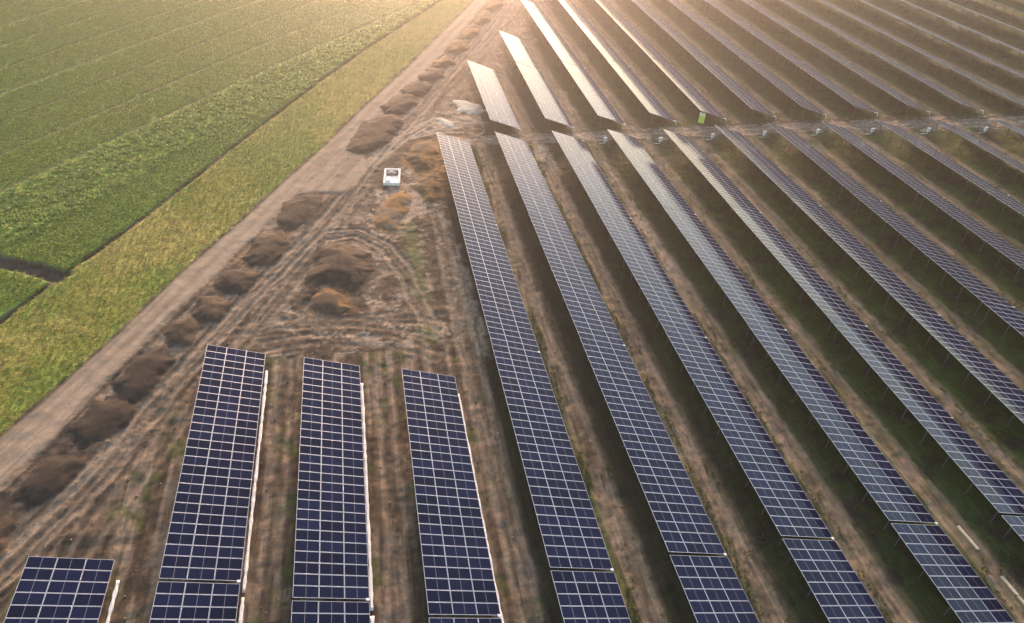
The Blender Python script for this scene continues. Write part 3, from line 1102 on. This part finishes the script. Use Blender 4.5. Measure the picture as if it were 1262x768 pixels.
mound('earth_heap', [(512, 232), (522, 214), (536, 212), (544, 232), (538, 250), (520, 250)], .8, 'brown', 'orange', 'brown orange heap between the white framed pit and the first long row', CG, soft=2.0, seed=209)
for i, p in enumerate(WHITES):
    mound('sand_heap', p, .08, 'white', 'white', ['larger low heap of pale sand beside the lone short solar table', 'smaller low heap of pale sand above the head of the first long row'][i],
          'white sand heaps', soft=.8, seed=300 + i, cat='sand heap', m='sand')


# ------------------------------------------------------------------ white framed pit
def at_ground(x, y):
    return float(height(np.array([x]), np.array([y]))[0])


px0 = gnd(471, 229)
px1 = gnd(495, 229)
px2 = gnd(483, 209)
pw = px1[0] - px0[0]
pl_ = 4.8
pw *= .86
pit = link('foundation_pit', None)
pit.location = ((px0[0] + px1[0]) / 2 + .2, px0[1] + pl_ / 2, at_ground(px0[0] + 1.5, px0[1] + 2))
pit.rotation_euler = (0, 0, math.radians(-6))
tag(pit, 'white framed open concrete pit standing in the churned soil below the road apron', 'pit')
a = MB()
w2, l2, hw = pw / 2, pl_ / 2, .48
a.box(-w2, w2, -l2, -l2 + .34, -.5, hw)
a.box(-w2, w2, l2 - .34, l2, -.5, hw)
a.box(-w2, -w2 + .34, -l2 + .342, l2 - .342, -.5, hw - .003)
a.box(w2 - .34, w2, -l2 + .342, l2 - .342, -.5, hw - .003)
link('rim', a.mesh('rim', M['concrete']), pit)
a = MB()
a.box(-w2 + .345, w2 - .345, -l2 + .345, l2 - .345, -.4, .12)
link('floor', a.mesh('floor', M['pit']), pit)
a = MB()
a.box(-w2 + .345, w2 - .345, -.28, -.12, .122, .46)
link('partition', a.mesh('partition', M['concrete']), pit)
a = MB()
a.box(-w2 + .40, w2 - .40, -l2 + .40, -.34, .22, .40)
link('cover_board', a.mesh('cover_board', M['cover']), pit)
a = MB()
a.box(-w2 + .5, -w2 + 1.1, -l2 + .6, -.8, .402, .62)
link('white_bag', a.mesh('white_bag', M['white']), pit)
a = MB()
a.box(-w2 + .5, w2 - .7, .95, l2 - .42, .122, .34)
a.box(-w2 + .8, w2 - 1.1, 1.1, l2 - .5, .342, .46)
link('reddish_slab', a.mesh('reddish_slab', M['pinkslab']), pit)
a = MB()
for k in range(4):
    a.tube([(-w2 + .7 + k * .55, .1, .16), (-w2 + .7 + k * .55, .8, .5)], .07, 8)
link('duct_pipe', a.mesh('duct_pipe', M['dark'], True), pit)

# ------------------------------------------------------------------ lime green portable cabin
tx, ty = gnd(863.5, 151.5)
cab = link('portable_toilet', None)
cab.location = (tx, ty, at_ground(tx, ty))
cab.scale = (.86, .86, .86)
cab.rotation_euler = (0, 0, math.radians(-22))
tag(cab, 'lime green portable toilet cabin standing beside the cross track under a table end', 'portable toilet')
a = MB()
a.box(-.58, .58, -.58, .58, .14, 2.05)
for x in (-.56, -.2, .2, .56):
    a.box(x - .03, x + .03, -.61, -.582, .16, 2.02)
    a.box(x - .03, x + .03, .582, .61, .16, 2.02)
for y in (-.35, 0, .35):
    a.box(.582, .61, y - .03, y + .03, .16, 2.02)
link('cabin_wall', a.mesh('cabin_wall', M['lime']), cab)
a = MB()
a.box(-.62, .62, -.64, .64, .03, .135)
link('skid_base', a.mesh('skid_base', M['dark']), cab)
a = MB()
v = [(-.64, -.64, 2.053), (.64, -.64, 2.053), (.64, .64, 2.053), (-.64, .64, 2.053), (-.40, -.40, 2.30), (.40, -.40, 2.30), (.40, .40, 2.30), (-.40, .40, 2.30)]
a.hexa(v)
rf_ = link('roof', a.mesh('roof', M['roofp']), cab)
a = MB()
a.tube([(.42, .42, 2.0), (.42, .42, 2.55)], .05, 8)
link('vent_pipe', a.mesh('vent_pipe', M['dark'], True), rf_)
a = MB()
a.box(-.36, .36, -.65, -.613, .22, 1.92)
dr_ = link('door', a.mesh('door', M['limedark']), cab)
a = MB()
a.box(.22, .30, -.69, -.652, 1.0, 1.16)
link('handle', a.mesh('handle', M['dark']), dr_)

# ------------------------------------------------------------------ white combiner boxes at the heads of the long rows
def combiner(x, y, label):
    z = at_ground(x, y)
    root = link('combiner_box', None)
    root.location = (x, y, z)
    root.scale = (.68, .68, .68)
    tag(root, label, 'electrical box', 'white boxes at the heads of the long rows')
    a = MB()
    a.hexa([(-.40, -.22, .75), (.40, -.22, .75), (.40, .18, .75), (-.40, .18, .75), (-.40, -.22, 1.75), (.40, -.22, 1.75), (.40, .18, 1.82), (-.40, .18, 1.82)])
    bx = link('cabinet', a.mesh('cabinet', M['white']), root)
    a = MB()
    a.box(-.34, .34, .182, .205, .82, 1.68)
    dd = link('door', a.mesh('door', M['white']), bx)
    a = MB()
    a.box(.24, .29, .207, .23, 1.15, 1.35)
    link('handle', a.mesh('handle', M['dark']), bx)
    a = MB()
    a.box(-.45, .45, -.27, .25, 1.822, 1.86)
    link('rain_cover', a.mesh('rain_cover', M['white']), root)
    for sx in (-.3, .3):
        a = MB()
        a.box(sx - .04, sx + .04, -.06, .02, -.3, .748)
        link('leg', a.mesh('leg', M['steel']), root)
    a = MB()
    a.tube([(0, 0, .8), (0, .02, .3), (-.1, .1, .06), (-.7, .3, .05), (-1.5, .4, .04)], .09, 8)
    link('cable_conduit', a.mesh('cable_conduit', M['white'], True), root)


for r in range(3, 11):
    combiner(r * S - .15, RF[r] - .3, 'white electrical box at the cross track head of the %s long row' % ORD[r])

# ------------------------------------------------------------------ beams, stones
for (p, q), lab in ((((1180, 649), (1205, 678)), 'shorter pale beam lying on the soil between two long rows'),
                    (((1234, 711), (1264, 748)), 'pale beam lying at the bottom right photo edge between two long rows')):
    A, B = Vector((*gnd(*p), 0)), Vector((*gnd(*q), 0))
    A.z, B.z = at_ground(A.x, A.y) + .09, at_ground(B.x, B.y) + .09
    a = MB()
    a.bar(A, B, .26, .16)
    tag(link('beam', a.mesh('beam', M['timber'])), lab, 'beam', 'pale beams between the long rows')
sx_, sy_ = jitter(-45, 0, 18, 112, 1.9)
kk = masks(sx_, sy_)
s = (kk['dr'] > .8) & inview(sx_, sy_, 10) & (rng.uniform(0, 1, len(sx_)) < .75)
sx_, sy_ = sx_[s], sy_[s]
V, F = [], []
zz = height(sx_, sy_)
for i in range(len(sx_)):
    rr = .05 + .13 * random.random() ** 3
    o = len(V)
    for dx, dy, dz in ((1, 0, 0), (0, 1, 0), (-1, 0, 0), (0, -1, 0), (0, 0, .8), (0, 0, -.8)):
        j = rr * random.uniform(.7, 1.3)
        V.append((sx_[i] + dx * j, sy_[i] + dy * j, zz[i] + rr * .25 + dz * j))
    for t in ((0, 1, 4), (1, 2, 4), (2, 3, 4), (3, 0, 4), (1, 0, 5), (2, 1, 5), (3, 2, 5), (0, 3, 5)):
        F.append(tuple(o + k for k in t))
clod = mat('clod', (.22, .15, .10), rough=.95, vary=.5, vscale=.4)
tag(link('soil_clods', mesh_np('soil_clods', V, F, clod)), kind='stuff')

# ------------------------------------------------------------------ haze
a = MB()
a.box(-1490, 1490, -890, 1990, -6.0, 62.0)
hz = bpy.data.materials.new('haze')
hz.use_nodes = True
N, L = hz.node_tree.nodes, hz.node_tree.links
N.remove(N['Principled BSDF'])
pv = N.new('ShaderNodeVolumePrincipled')
pv.inputs['Color'].default_value = (1.0, .90, .86, 1)
pv.inputs['Density'].default_value = .00092
pv.inputs["Anisotropy"].default_value = .90
L.new(pv.outputs[0], N['Material Output'].inputs['Volume'])
tag(link('haze', a.mesh('haze', hz)), kind='stuff')
